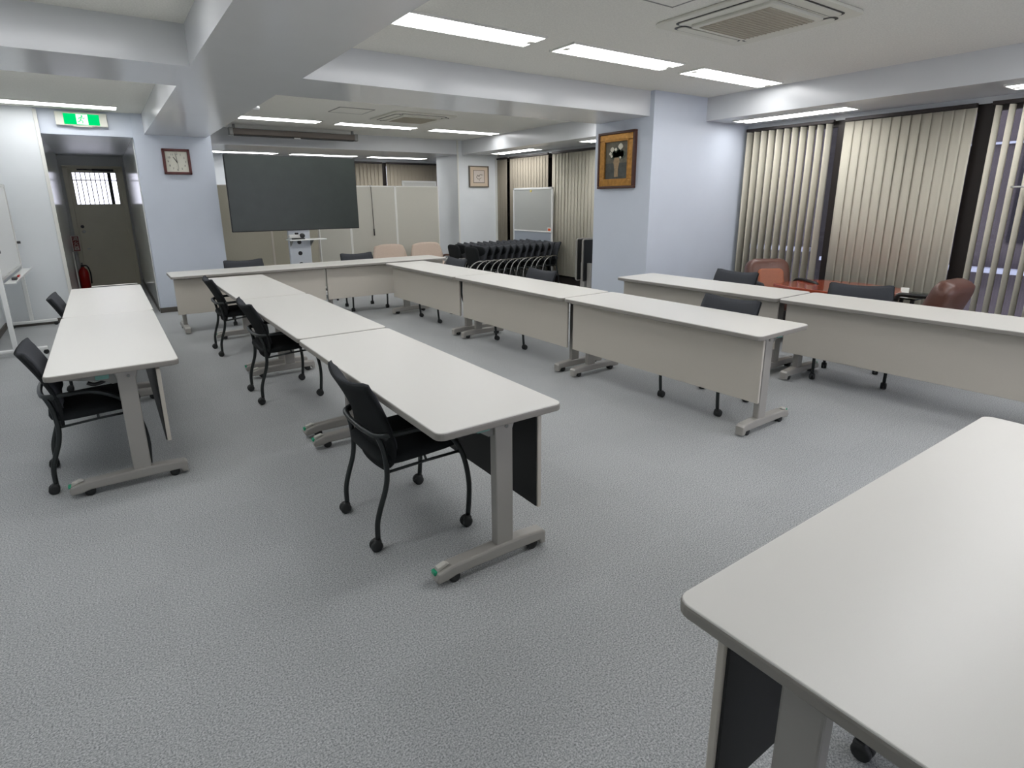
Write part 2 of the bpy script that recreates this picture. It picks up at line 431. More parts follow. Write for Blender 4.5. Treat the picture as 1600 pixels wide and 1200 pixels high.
# ------------------------------------------------------------------ outside
b = thing('building', 'plum grey building across the street seen through the open blinds', 'building', (10.2, 3, -3))
MB().box(0, 3, -6, 2.05, 0, 9).done('facade', M['bldg'], b)
for yy in (-5, -3.7, -2.4, -1.1, .2, 1.25):
    for zz in (1.2, 3.9, 6.6):
        p = MB().box(-.03, .02, yy, yy+.75, zz, zz+1.5).done('facade_window', M['bldgd'], b)
MB().box(-.2, 0, -6, 2.05, 3.49, 3.55).done('ledge', M['ledge'], b)
MB().box(-.04, 0, -6, 2.05, 5.2, 5.23).done('cable', M['ledge'], b)
b = thing('building', 'grey building block further up the street behind the blinds', 'building', (11.5, 9.5, -3))
MB().box(0, 3, -3.55, 3.5, 0, 9).done('facade', M['bldg'], b)
MB().box(-.3, 0, -3.55, 3.5, 3.5, 3.57).done('ledge', M['ledge'], b)
pb = struct(MB().box(XR+.2, 40, -30, 40, -3.1, -3).done('ground', mat('street', (110, 108, 110), .9)), 'grey street surface far below the windows', 'ground')

# ------------------------------------------------------------------ exit door
d = struct(MB().box(-.37, .40, 13.36, 13.40, .01, 1.52, .003).box(-.37, .40, 13.36, 13.40, 2.08, 2.15).box(-.37, -.31, 13.36, 13.4, 1.5, 2.1).box(.35, .40, 13.36, 13.4, 1.5, 2.1).done('door_1', M['door']), 'beige exit door with a barred window at the end of the corridor', 'door')
f = MB().box(-.44, -.37, 13.33, 13.41, 0, 2.18, .004).box(.40, .47, 13.33, 13.41, 0, 2.18, .004).box(-.44, .47, 13.33, 13.41, 2.15, 2.2, .004)
f.done('door_frame', M['door'], d)
g = MB()
for k in range(8): g.box(-.31+.66*(k+.7)/9.2-.007, -.31+.66*(k+.7)/9.2+.007, 13.375, 13.385, 1.52, 2.08)
g.box(.22, .275, 13.37, 13.39, 1.52, 2.08).box(-.31, .35, 13.372, 13.388, 1.94, 1.955)
g.done('window_bars', M['ink'], d)
MB().box(-.31, .35, 13.39, 13.396, 1.52, 2.08).done('glass', M['glass'], d)
MB().cyl((-.30, 13.36, 1.12), (-.30, 13.345, 1.12), .028).done('lock_rosette', M['ink'], d)
MB().cyl((-.29, 13.36, 1.03), (-.29, 13.31, 1.03), .02).lathe([(.012, 0), (.028, .01), (.028, .03), (.012, .04)], (-.29, 13.285, 1.03), 14, 'y').done('knob', M['alum'], d)
MB().box(-.29, -.24, 13.345, 13.36, .70, .72, .003).done('latch', M['alum'], d)
MB().box(.0, .33, 13.30, 13.36, 2.10, 2.145, .008).tube([(.1, 13.3, 2.12), (-.1, 13.2, 2.125), (-.22, 13.34, 2.13)], .012).done('door_closer', M['ink'], d)

# ------------------------------------------------------------------ lights
def ceiling_light(loc, along, label, ln=1.30, wd=.30, group='recessed fluorescent ceiling lights'):
    t = thing('ceiling_light', label, 'ceiling light', loc, 0 if along == 'x' else PI/2, group)
    f = MB()
    for x0, x1, y0, y1 in ((-ln/2, ln/2, -wd/2, -wd/2+.012), (-ln/2, ln/2, wd/2-.012, wd/2), (-ln/2, -ln/2+.012, -wd/2, wd/2), (ln/2-.012, ln/2, -wd/2, wd/2)):
        f.box(x0, x1, y0, y1, -.014, .002)
    f.done('trim_frame', M['trim'], t)
    MB().box(-ln/2+.012, ln/2-.012, -wd/2+.012, wd/2-.012, -.012, -.001, .002).done('diffuser', M['lamp'], t)
    for sx in (-1, 1): MB().box(sx*(ln/2-.05)-.025, sx*(ln/2-.05)+.025, -.03, .03, -.020, -.008, .002).done('lamp_holder', M['acw'], t)
    return t
L1 = ceiling_light((2.245, 3.77, ZC), 'x', 'largest ceiling light, leftmost of the near row beside the broad beam')
L = lambda loc, label, rz=0: dup(L1, loc, rz, label)
L((3.80, 3.77, ZC), 'ceiling light in the middle of the near row of three')
L((5.36, 3.77, ZC), 'ceiling light at the right end of the near row by the window soffit')
L((2.245, 9.03, ZC), 'ceiling light above the left half of the television, just in front of the screen case')
L((3.80, 9.03, ZC), 'ceiling light behind the far air conditioner in the middle of the far row')
L((5.40, 9.03, ZC), 'ceiling light at the right end of the far row before the nested chairs')
L((-.275, 9.03, ZC), 'long ceiling light just above the green exit sign')
L((2.27, 11.75, ZB), 'ceiling light over the far end touching the top left of the television')
L((3.80, 11.75, ZB), 'ceiling light over the far end at the top right of the television')
L((5.36, 11.75, ZB), 'ceiling light over the far end above the right partition panels')
L((6.53, 3.80, ZB), 'soffit strip light above the open striped blind by the painting column', PI/2)
L((6.53, 1.24, ZB), 'soffit strip light cut off by the right edge of the photo', PI/2)
L((6.62, 9.22, ZB), 'soffit strip light near the small framed print', PI/2)
L((6.53, 6.55, ZB), 'soffit strip light mostly hidden behind the painting column', PI/2)
# unseen fittings added to brighten the near part, the left bay and between beams
for x in (2.245, 3.80, 5.36):
    L((x, 6.35, ZC), 'added ceiling light hidden behind the cross beam above row three, %s' % {2.245: 'left', 3.80: 'middle', 5.36: 'right'}[x])
    L((x, .95, ZC), 'added ceiling light over the nearest table outside the view, %s' % {2.245: 'left', 3.80: 'middle', 5.36: 'right'}[x])
    L((x, -1.6, ZC), 'added ceiling light behind the viewpoint, %s' % {2.245: 'left', 3.80: 'middle', 5.36: 'right'}[x])
L((-.275, 3.77, ZC), 'added ceiling light on the left of the broad beam outside the view')  # this and the next three are added to lift the left bay
L((-.275, 2.36, ZC), 'second added ceiling light on the left of the broad beam outside the view')
L((-.275, 5.85, ZC), 'added ceiling light hidden directly behind the left cross beam')
L((-.275, 6.75, ZC), 'added unseen ceiling light between the left cross beam and the exit sign')

# ------------------------------------------------------------------ air conditioners, access panels
def cassette(loc, label):
    t = thing('air_conditioner', label, 'air conditioner', loc, 0, 'ceiling cassette air conditioners')
    MB().prism(rrect(-.475, .475, -.475, .475, .06), -.022, .0, 'z', .008).done('face_panel', M['acw'], t)
    MB().prism(rrect(-.30, .30, -.30, .30, .03), -.040, -.018, 'z', .006).done('grille_frame', M['acw'], t)
    g = MB().box(-.255, .255, -.255, .255, -.045, -.036, .002)
    for k in range(16): g.box(-.25, .25, -.24+k*.032-.003, -.24+k*.032+.003, -.049, -.044)
    g.done('intake_grille', M['acg'], t)
    for k in range(4):
        f = MB().prism(rrect(-.32, .32, -.405, -.335, .03), -.030, -.020, 'z', .003).done('air_flap', M['acw'], t); f.rotation_euler.z = k*PI/2
        q = MB().prism(rrect(-.34, .34, -.418, -.322, .04), -.0245, -.0215, 'z').done('outlet_slot', M['black'], f)
    return t
cassette((3.78, 2.52, ZC), 'large air conditioner cassette on the near ceiling behind the three lights')
cassette((3.88, 7.92, ZC), 'small-looking air conditioner cassette on the far ceiling above the television')
def access(loc, label):
    t = thing('access_panel', label, 'access panel', loc, 0, 'ceiling access panels')
    f = MB()
    for x0, x1, y0, y1 in ((-.235, .235, -.235, -.222), (-.235, .235, .222, .235), (-.235, -.222, -.235, .235), (.222, .235, -.235, .235)): f.box(x0, x1, y0, y1, -.006, .002, .001)
    f.done('panel_frame', M['legd'], t)
    MB().box(-.222, .222, -.222, .222, -.004, .001).done('hatch', M['ceiling'], t)
access((2.92, 7.76, ZC), 'square access panel left of the far air conditioner')
access((2.90, 2.45, ZC), 'square access panel left of the near air conditioner, cut by the top edge')
t = thing('smoke_sensor', 'tiny white fitting at the lower edge of the broad beam', 'sensor', (1.43, 6.4, 2.45))
MB().lathe([(.02, 0), (.035, -.01), (.035, -.03), (.02, -.04)], (0, 0, 0)).done('sensor_body', M['white'], t)
MB().box(-.02, .0, -.02, .02, -.01, .04, .003).done('bracket', M['alum'], t)
# ceiling-mounted roll screen
t = thing('projection_screen', 'retracted roll-up screen case hanging below the ceiling above the television', 'screen', (2.80, 9.95, 2.575))
MB().box(-.96, .96, -.05, .05, -.045, .045, .012).done('case', M['steel'], t)
for sx in (-1, 1): MB().box(sx*.98-.03, sx*.98+.03, -.055, .055, -.055, .055, .01).box(sx*.93-.015, sx*.93+.015, -.02, .02, .04, .11).done('end_cap', M['legd'], t)
MB().box(-.94, .94, -.02, .02, -.062, -.043, .004).done('pull_bar', M['black'], t)
MB().box(-.05, .05, -.03, -.02, -.07, -.05, .003).done('pull_handle', M['alum'], t)

# ------------------------------------------------------------------ exit sign, clock, pictures
t = thing('exit_sign', 'lit green emergency exit sign with a white running figure above the doorway', 'sign', (-.01, 9.48, 2.565))
MB().box(-.27, .27, -.05, .02, -.08, .08, .006).done('housing', M['acw'], t)
fc = MB().box(-.185, .185, -.056, -.049, -.066, .062).done('sign_face', M['exitg'], t)
MB().box(-.055, .065, -.0585, -.0555, -.062, .056).done('doorway_symbol', M['exitw'], fc)
rf = MB()
rf.lathe([(.0, -.001), (.011, -.001), (.011, .001), (.0, .001)], (.005, -.0595, .036), 12, 'y', False)
for pts in ([(-.002, .024), (-.012, -.010)], [(-.012, -.010), (.012, -.024), (.006, -.050)], [(-.012, -.010), (-.024, -.028), (-.046, -.034)], [(-.002, .020), (.022, .008), (.034, .016)], [(-.002, .020), (-.024, .016), (-.030, -.002)]):
    rf.tube([(x, -.0595, z) for x, z in pts], .0055, 6)
rf.done('running_figure', M['exitg'], fc)
MB().box(-.10, .10, -.045, -.01, -.09, -.08, .002).done('lower_lens', M['dial'], t)

t = thing('wall_clock', 'square wooden wall clock showing eleven on the pale blue pier', 'clock', (.99, 9.47, 2.08))
f = MB()
for x0, x1, z0, z1 in ((-.17, .17, .135, .17), (-.17, .17, -.17, -.135), (-.17, -.135, -.17, .17), (.135, .17, -.17, .17)): f.box(x0, x1, -.045, 0, z0, z1, .008)
f.done('frame', M['wood'], t)
MB().box(-.14, .14, -.028, -.005, -.14, .14).done('dial', M['dial'], t)
for k in range(1, 13):
    a = PI/2 - k*PI/6
    text(str(k), .036, M['ink'], 'numeral', t, (.102*math.cos(a)*1.04, -.030, .102*math.sin(a)*1.04), (PI/2, 0, 0))
MB().tube([(.004, -.033, -.014), (-.040, -.033, .062)], .0045, 6).done('hour_hand', M['ink'], t)
MB().tube([(.001, -.036, -.02), (-.006, -.036, .098)], .0032, 6).done('minute_hand', M['ink'], t)
MB().tube([(0, -.038, .03), (.012, -.038, -.095)], .0012, 6).done('second_hand', M['ink'], t)

t = thing('framed_painting', 'gilt framed painting of white flowers in a vase on the pale blue column', 'painting', (5.22, 5.165, 1.975), -PI/2)
W_, H_ = .30, .325
def frame(mb, w, h, b, y0, y1, bev=.004):
    for x0, x1, z0, z1 in ((-w, w, h-b, h), (-w, w, -h, -h+b), (-w, -w+b, -h+b, h-b), (w-b, w, -h+b, h-b)): mb.box(x0, x1, y0, y1, z0, z1, bev)
    return mb
frame(MB(), W_, H_, .028, -.05, 0, .005).done('outer_frame', M['frdark'], t)
gf = frame(MB(), W_-.026, H_-.026, .075, -.042, -.006, .008).done('gilt_frame', M['gold'], t)
frame(MB(), W_-.098, H_-.098, .014, -.046, -.008, .003).done('inner_slip', M['gold'], gf)
cv = MB().box(-.192, .192, -.022, -.010, -.216, .216).done('canvas', M['artd'], t)
MB().box(-.19, .19, -.0228, -.0215, -.215, -.03).done('painted_tabletop', M['arttable'], cv)
MB().prism([(-.035, -.19), (.03, -.19), (.028, -.10), (.05, -.02), (.036, .03), (-.036, .03), (-.052, -.02), (-.03, -.10)], -.0245, -.0222, 'y').done('painted_vase', M['artvase'], cv)
lf = MB()
for x, z, r in ((.05, .07, .06), (-.06, .06, .05), (.0, .09, .06), (.09, .06, .05), (-.02, .05, .04)):
    lf.prism([(x+r*math.cos(a*PI/5)*(1+.2*(a % 2)), z+r*math.sin(a*PI/5)*(1-.15*(a % 2))) for a in range(10)], -.0236, -.022, 'y')
lf.done('painted_leaves', M['artleaf'], cv)
fl = MB()
for x, z, r in ((-.075, .125, .030), (.06, .155, .036), (-.015, .125, .018), (-.105, .08, .020), (-.085, .05, .016), (.06, .03, .014)):
    fl.prism([(x+r*math.cos(a*PI/6)*(1+.14*math.cos(a*2.1)), z+r*math.sin(a*PI/6)*(1+.14*math.sin(a*3))) for a in range(12)], -.0252, -.0225, 'y')
fl.done('painted_flowers', M['artwhite'], cv)

t = thing('framed_print', 'small square print in a grey wood frame on the far white column', 'picture', (6.52, 10.4, 2.0))
frame(MB(), .235, .21, .022, -.04, 0, .004).done('frame', M['artfr'], t)
MB().box(-.215, .215, -.02, -.006, -.19, .19).done('mount', M['artmat'], t)
p = frame(MB(), .135, .125, .010, -.026, -.019, .001).done('inner_border', M['artfr'], t)
p = MB().box(-.127, .127, -.023, -.0195, -.117, .117).done('print', M['artpaper'], t)
dr = MB().tube([(-.06, -.025, -.02), (-.03, -.025, .03), (.0, -.025, .0), (.03, -.025, .04), (.08, -.025, .03)], .006, 6, smooth_n=4).tube([(-.05, -.025, -.03), (.0, -.025, -.05), (.06, -.025, -.02)], .005, 6, smooth_n=4).tube([(0, -.025, -.05), (.02, -.025, -.085)], .003, 6)
dr.done('drawing', M['artfr'], p)

# ------------------------------------------------------------------ fire extinguisher and its sign
t = thing('fire_extinguisher', 'red fire extinguisher on the floor by the exit door', 'fire extinguisher', (-.40, 12.85, 0))
MB().lathe([(.065, 0), (.075, .01), (.075, .33), (.06, .38), (.03, .41), (.025, .43)], (0, 0, 0), 20).done('cylinder', M['red'], t)
MB().lathe([(.022, .42), (.022, .46)], (0, 0, 0), 12).box(-.015, .015, -.09, .03, .46, .475, .004).box(-.012, .012, -.08, .02, .485, .50, .004).done('valve', M['ink'], t)
MB().tube([(0, .02, .45), (.07, .03, .43), (.10, .0, .30), (.09, 0, .12)], .011, 8, smooth_n=5).done('hose', M['black'], t)
t = thing('extinguisher_sign', 'small red sign with three white characters fixed above the extinguisher', 'sign', (-.43, 12.9, .84))
MB().box(-.058, .058, -.006, .006, -.14, .14, .002).done('sign_plate', M['paper'], t)
MB().box(-.048, .048, -.0075, -.005, -.13, .13).done('red_field', M['redd'], t)
for k, ch in enumerate('消火器'):
    text(ch, .082, M['paper'], 'lettering', t, (0, -.0085, .083-.083*k), (PI/2, 0, 0))
MB().box(-.06, -.03, -.005, .005, -.02, .02).done('wall_bracket', M['alum'], t)

# ------------------------------------------------------------------ folding tables
def make_table(label, folded=False):
    t = thing('folding_table', label, 'table', (0, 0, 0), 0, 'folding training tables')
    HL, HD = (.72 if folded else .912), .297
    # table top (z measured at the hinge, y positive = modesty panel side)
    tp = MB().prism(rrect(-HL+.003, HL-.003, -HD+.003, HD-.003, .035), .686, .700, 'z', .003)
    eb = MB().prism(rrect(-HL, HL, -HD, HD, .038), .668, .6965, 'z', .005)
    if folded:
        R = Matrix.Translation((0, .075, .66)) @ Matrix.Rotation(PI/2, 4, 'X') @ Matrix.Translation((0, -.0, -.66))
        R = Matrix.Translation((0, .12, .70)) @ Matrix.Rotation(-PI/2, 4, 'X') @ Matrix.Translation((0, 0, -.70))
        for mb in (tp, eb): bmesh.ops.transform(mb.bm, matrix=R, verts=mb.bm.verts[:])
    tp.done('table_top', M['top'], t); eb.done('edge_band', M['edge'], t)
    if folded: MB().box(-HL+.012, HL-.012, .081, .0885, .42, .985, .003).done('underside', M['black'], t)
    if not folded:
        mp = MB().box(-.885, .885, .182, .202, .235, .655, .004).done('modesty_panel', M['panel'], t)
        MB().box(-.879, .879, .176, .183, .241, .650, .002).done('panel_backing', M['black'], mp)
        MB().box(-.70, .70, .03, .075, .595, .640, .006).done('cross_bar', M['legd'], t)
    else:
        MB().box(-HL+.2, HL-.2, .03, .075, .595, .640, .006).done('cross_bar', M['legd'], t)
    for sx in (-1, 1):
        X = sx*(HL-.097)
        lg = MB().prism([(.002, .075), (.088, .075), (.088, .61), (.098, .64), (.098, .662), (-.010, .662), (.002, .62)], X-.022, X+.022, 'x', .006).done('leg', M['leg'], t)
        if not folded:
            MB().prism([(.04, .60), (-.02, .592), (-.06, .618), (-.235, .648), (-.235, .668), (.04, .668)], X-sx*.012-.02, X-sx*.012+.02, 'x', .004).done('bracket', M['legd'], lg)
            MB().tube([(X-sx*.07, -.02, .640), (X-sx*.07, -.05, .60), (X-sx*.07, -.10, .585), (X-sx*.07, -.13, .60)], .010, 8, smooth_n=3).done('fold_lever', M['black'], lg)
            MB().cyl((X+sx*.020, .055, .628), (X+sx*.026, .055, .628), .008).done('hinge_bolt', M['chrome'], lg)
            MB().box(X-.03, X+.03, -.09, -.03, .63, .655, .004).done('release_tab', M['teal'], lg)
        ft = MB().prism([(-.295, .045), (-.285, .070), (-.22, .086), (.02, .092), (.13, .092), (.25, .083), (.263, .070), (.263, .014), (.237, .014), (.226, .036), (-.20, .036), (-.245, .026), (-.285, .024)], X-.031, X+.031, 'x', .009).done('foot', M['leg'], t)
        for cy in (-.205, .195):
            c = MB()
            for dx in (-.014, .014): c.lathe([(.012, -.009), (.025, -.007), (.025, .007), (.012, .009)], (X+dx, cy, .025), 16, 'x')
            c.box(X-.012, X+.012, cy-.012, cy+.012, .03, .045).done('caster', M['rubber'], ft)
        MB().prism([(-.283, .068), (-.278, .088), (-.24, .098), (-.225, .09)], X-.013, X+.013, 'x', .003).done('brake_lever', M['lever'], ft)
        MB().box(X-.015, X+.015, -.296, -.282, .060, .078, .003).done('brake_release', M['green'], ft)
    return t
T0 = make_table('near table of the left row with a chair half under its left side')
def place_table(x, y, rz, label):
    return dup(T0, (x, y, 0), rz, label)
RX = -PI/2   # length along Y, panel (+y local) towards +x
T0.location = (-.06, 4.40, 0); T0.rotation_euler.z = RX
place_table(-.055, 6.225, RX, 'far table of the left row, nearest to the exit doorway')
place_table(1.183, 2.635, RX, 'near table of the second row with a black chair tucked at its open end')
place_table(1.19, 4.48, RX, 'middle table of the second row')
place_table(1.181, 6.312, RX, 'far table of the second row, just in front of the transverse tables')
RP = PI/2    # panel towards -x
place_table(3.492, 2.83, RP+.017, 'near table of the third row with its beige panel and one foot in full view')
place_table(3.457, 4.67, RP+.017, 'middle table of the third row with a chair back rising behind it')
place_table(3.425, 6.51, RP+.017, 'far table of the third row in front of the nested chairs')
a4 = RP + .02
place_table(4.86, 3.545, a4, 'far table of the window row, its end against the painting column')
place_table(4.895, 1.70, a4, 'near table of the window row running out of the photo at the right')
place_table(1.475, 7.90, PI, 'left transverse table in front of the clock pier and television')
place_table(3.275, 7.90, PI, 'right transverse table before the two cream chairs')
place_table(1.795, .363, 0, 'nearest table, its large white top filling the lower right corner')

F0 = make_table('folded table with its black underside turned to the viewer beside the painting column', True)
F0.location = (6.145, 5.88, .0); F0.rotation_euler.z = 0
F0['group'] = 'folded tables behind the column'
dup(F0, (6.165, 6.03, 0), 0, 'second folded table nested behind the first one beside the painting column')

# ------------------------------------------------------------------ chairs (local +y = forward)
def chair_parts(t, nested=False):
    def back(u, v, off, hw):
        z = .345 + v*(.765-.345)
        k = (u-.5)*2
        # outline: rounded at the bottom, slightly flared to the top corners
        w = hw*(.80+.20*min(1, v/.28)) * (1 - .02*max(0, (v-.8)/.2))
        if v < .15: w *= (.72 + .28*math.sin(PI/2*(v/.15)))
        f = -.138 - .125*max(0, (z-.48)/.285)**1.3
        f += .042*k*k*(.4+.6*v)
        z += .028*k*k*v*v - .008*max(0, abs(k)-.86)/.14*(v > .92)
        return (k*w, f+off, z)
    MB().surf(lambda u, v: back(u, v, 0, .245), 14, 16, .012).done('backrest', M['fabricb'], t)
    def pad(u, v):
        vv = .30 + v*.705
        x, f, z = back(u, vv, 0, .241)
        k = (u-.5)*2
        b = .030*(1-abs(k)**6)*(1-abs(2*v-1)**8)
        return (x, f+.006+b, z+.004)
    MB().surf(pad, 14, 12, .010).done('back_pad', M['fabric'], t)
    if nested:
        MB().cushion(0, -.035, .60, .43, .36, .060, 5, Matrix.Rotation(math.radians(78), 4, 'X')).done('seat', M['fabricb'], t)
    else:
        MB().cushion(0, .03, .425, .47, .43, .075, 5, Matrix.Rotation(math.radians(2), 4, 'X')).done('seat', M['fabricb'], t)
    tm = M['tube']
    # one bent tube: front legs, armrests and the hoop behind the back
    pts = [(-.260, .225, .055), (-.260, .235, .22), (-.257, .205, .38), (-.252, .14, .485), (-.248, .02, .545), (-.240, -.10, .548), (-.200, -.178, .542), (-.10, -.198, .540), (0, -.202, .540)]
    pts = pts + [(-x, y, z) for x, y, z in pts[-2::-1]]
    MB().tube(pts, .0125, 10, smooth_n=5).done('arm_tube', tm, t)
    for s in (-1, 1):
        lg = MB().tube([(s*.200, -.180, .542), (s*.205, -.158, .47), (s*.207, -.150, .37), (s*.206, -.160, .29), (s*.204, -.190, .20), (s*.202, -.208, .13), (s*.20, -.210, .055)], .0125, 10, smooth_n=4).done('rear_leg', tm, t)
        MB().tube([(s*.207, -.150, .365), (s*.235, .03, .385), (s*.254, .20, .395)], .007, 8).tube([(s*.235, .03, .385), (s*.20, .03, .42)], .006, 8).done('side_rail', tm, t)
        MB().cyl((s*.217, -.152, .535), (s*.228, -.152, .535), .011, 12).done('pivot_cap', M['alum'] if nested else tm, t)
        for px, py in ((s*.20, -.21), (s*.26, .225)):
            c = MB()
            for dx in (-.0115, .0115): c.lathe([(.016, -.011), (.024, -.009), (.026, -.004), (.026, .008), (.016, .0105)], (px+dx, py-.012, .026), 16, 'x')
            c.box(px-.020, px+.020, py-.024, py+.012, .030, .056, .010, 3).cyl((px, py, .04), (px, py, .075), .008, 8)
            c.done('caster', M['rubber'], t)
C0 = thing('office_chair', 'black armchair on casters at the open end of the second row, largest chair in view', 'chair', (1.02, 2.40, 0), -PI/2, 'chairs drawn up to the tables')
chair_parts(C0)
def place_chair(x, y, rz, label): return dup(C0, (x, y, 0), rz, label)
FX, FM = -PI/2, PI/2     # facing +x, facing -x
place_chair(1.04, 4.74, FX, 'black armchair at the middle of the second row, second of its three chairs')
place_chair(1.03, 6.50, FX, 'black armchair at the far table of the second row')
place_chair(-.215, 3.92, FX+.05, 'black armchair half under the near table of the left row')
place_chair(-.20, 6.02, FX, 'grey chair back beside the far table of the left row, below the whiteboard')
place_chair(3.665, 2.58, FM, 'chair behind the near table of the third row, its back closest to the viewer there')
place_chair(3.68, 4.94, FM, 'chair behind the middle table of the third row in front of the far blinds')
place_chair(3.60, 6.66, FM, 'chair behind the far table of the third row, below the nested chairs')
place_chair(5.19, 3.56, FM, 'chair behind the far table of the window row beside the brown leather armchair')
place_chair(5.16, 2.23, FM+.40, 'chair turned askew behind the near table of the window row before the red table')
place_chair(1.48, 8.08, PI, 'chair behind the left transverse table in front of the clock pier')
place_chair(3.04, 8.08, PI, 'chair behind the right transverse table, beside the cream chairs')
place_chair(1.79, .265, 0, 'chair under the nearest table, only its caster showing at the bottom edge')

# nested chairs with tipped-up seats, two lines along x, facing -x
N0 = thing('nesting_chair', 'foremost nested chair of the front line, its tipped-up seat in full view', 'chair', (0, 0, 0), FM, 'nested chairs by the far window')
chair_parts(N0, True)
for ch in N0.children:
    if ch.name.startswith(('arm_tube',)): ch.data = ch.data.copy(); ch.data.materials[0] = M['chrome']
NTH = ['', 'second', 'third', 'fourth', 'fifth', 'sixth', 'seventh', 'eighth', 'ninth', 'tenth', 'eleventh', 'twelfth']
nx0, nsp = 5.03, .141
for line, (yc, n, nm) in enumerate(((8.31, 12, 'front'), (8.90, 12, 'back'))):
    for k in range(n):
        x = nx0 + k*nsp
        if line == 0 and k == 0: N0.location = (x, yc, 0); continue
        if line and k == 0: lab = 'foremost nested chair of the back line, left of the front line'
        elif k == n-1: lab = 'last nested chair of the %s line, at the %s' % (nm, 'blinds' if line == 0 else 'foot of the standing whiteboard')
        else: lab = '%s nested chair from the left in the %s line' % (NTH[k], nm)
        dup(N0, (x, yc + random.uniform(-.012, .012), 0), FM + random.uniform(-.03, .03), lab)

# ------------------------------------------------------------------ television on its stand
t = thing('television_stand', 'very large dark television screen on a white wheeled stand in front of the partitions', 'television', (2.50, 9.25, 0))
tv = MB().box(-.955, .955, -.05, .0, 1.105, 2.19, .006).done('television', M['black'], t)
MB().box(-.945, .945, -.0535, -.049, 1.118, 2.18).done('screen', M['scr'], tv)
st = MB().box(-.165, .165, .005, .075, .12, 1.6, .012).done('stand_column', M['alum'], t)
st.data.materials[0] = mat('stand_white', (205, 210, 216), .35)
for z in (.92, .75, .58): MB().cyl((-.01, .006, z), (-.01, .001, z), .032, 20).done('cable_hole', M['black'], st)
MB().box(-.20, .36, -.21, .03, .955, .972, .005).done('shelf', M['white'], t)
MB().prism([(-.20, .955), (-.03, .955), (-.03, .86)], -.16, -.15, 'x').prism([(-.20, .955), (-.03, .955), (-.03, .86)], .15, .16, 'x').done('shelf_bracket', M['legd'], t)
for s in (-1, 1):
    b_ = MB().prism([(-.36, .05), (-.34, .085), (.34, .085), (.36, .05)], s*.42-.03, s*.42+.03, 'x', .008).done('base_foot', M['white'], t)
    for cy in (-.3, .3): MB().lathe([(.015, -.012), (.03, -.008), (.03, .008), (.015, .012)], (s*.42, cy, .03), 16, 'x').cyl((s*.42, cy, .03), (s*.42, cy, .06), .008).done('caster', M['rubber'], b_)
MB().box(-.45, .45, -.02, .06, .06, .12, .01).done('base_bar', M['white'], t)
t = thing('conference_camera', 'small grey video bar with a black camera on the stand shelf under the television', 'camera', (2.42, 9.12, .972))
MB().box(-.12, .05, -.03, .03, .02, .075, .018).done('speaker_bar', M['alum'], t)
MB().box(-.07, .12, -.025, .025, 0, .02, .006).done('foot', M['black'], t)
MB().lathe([(.012, -.03), (.034, -.025), (.036, .0), (.034, .025), (.012, .03)], (.085, -.01, .055), 18, 'y').done('camera_head', M['black'], t)
MB().box(-.02, .03, -.02, .02, .075, .10, .006).done('lens_cover', M['black'], t)

# ------------------------------------------------------------------ partitions
def partition(x0, x1, y, m, label, rz=0):
    t = thing('partition_panel', label, 'partition', ((x0+x1)/2, y, 0), rz, 'office partition panels')
    w = (x1-x0)/2
    MB().box(-w+.018, w-.018, -.018, .018, .06, 1.785, .003).done('fabric_panel', m, t)
    frame_ = MB().box(-w, -w+.02, -.022, .022, .02, 1.8, .004).box(w-.02, w, -.022, .022, .02, 1.8, .004).box(-w, w, -.022, .022, 1.78, 1.8, .004).box(-w, w, -.022, .022, .03, .065, .004)
    frame_.done('frame', M['trim'] if m is M['part'] else M['panel'], t)
    for s in (-1, 1): MB().box(s*(w-.04)-.03, s*(w-.04)+.03, -.16, .16, 0, .03, .006).done('foot', M['legd'], t)
partition(1.49, 2.31, 10.20, M['partb'], 'brownish partition panel between the clock pier and the television stand')
partition(2.31, 3.09, 10.22, M['partb'], 'brownish partition panel directly behind the television stand')
partition(3.09, 3.67, 10.20, M['part'], 'narrow pale partition panel right of the television stand')
partition(3.67, 4.56, 10.20, M['part'], 'pale partition panel behind the left cream chair with the hanging rod')
partition(4.56, 5.46, 10.20, M['part'], 'pale partition panel at the right end behind the right cream chair')
t = thing('hanging_rod', 'thin dark rod with a weight hanging on the pale partition panel', 'rod', (4.08, 10.15, 1.8))
MB().tube([(0, 0, -.02), (.01, 0, -.76)], .006, 8).done('rod', M['ink'], t)
MB().cyl((.01, 0, -.76), (.012, 0, -.88), .012, 10).done('weight', M['ink'], t)
MB().box(-.012, .012, -.01, .08, -.01, .008, .002).done('hook', M['alum'], t)
t = thing('display_board', 'white framed board showing its top edge over the right partition panel', 'board', (5.42, 10.9, 0))
frame(MB(), .38, .46, .035, -.02, .02, .004).done('frame', M['white'], t).location = (0, 0, 1.46)
MB().box(-.35, .35, -.01, .01, 1.03, 1.89).done('board', M['alum'], t)
for s in (-1, 1): MB().box(s*.33-.015, s*.33+.015, -.015, .015, .03, 1.05, .004).box(s*.33-.02, s*.33+.02, -.25, .25, 0, .035, .006).done('leg', M['white'], t)

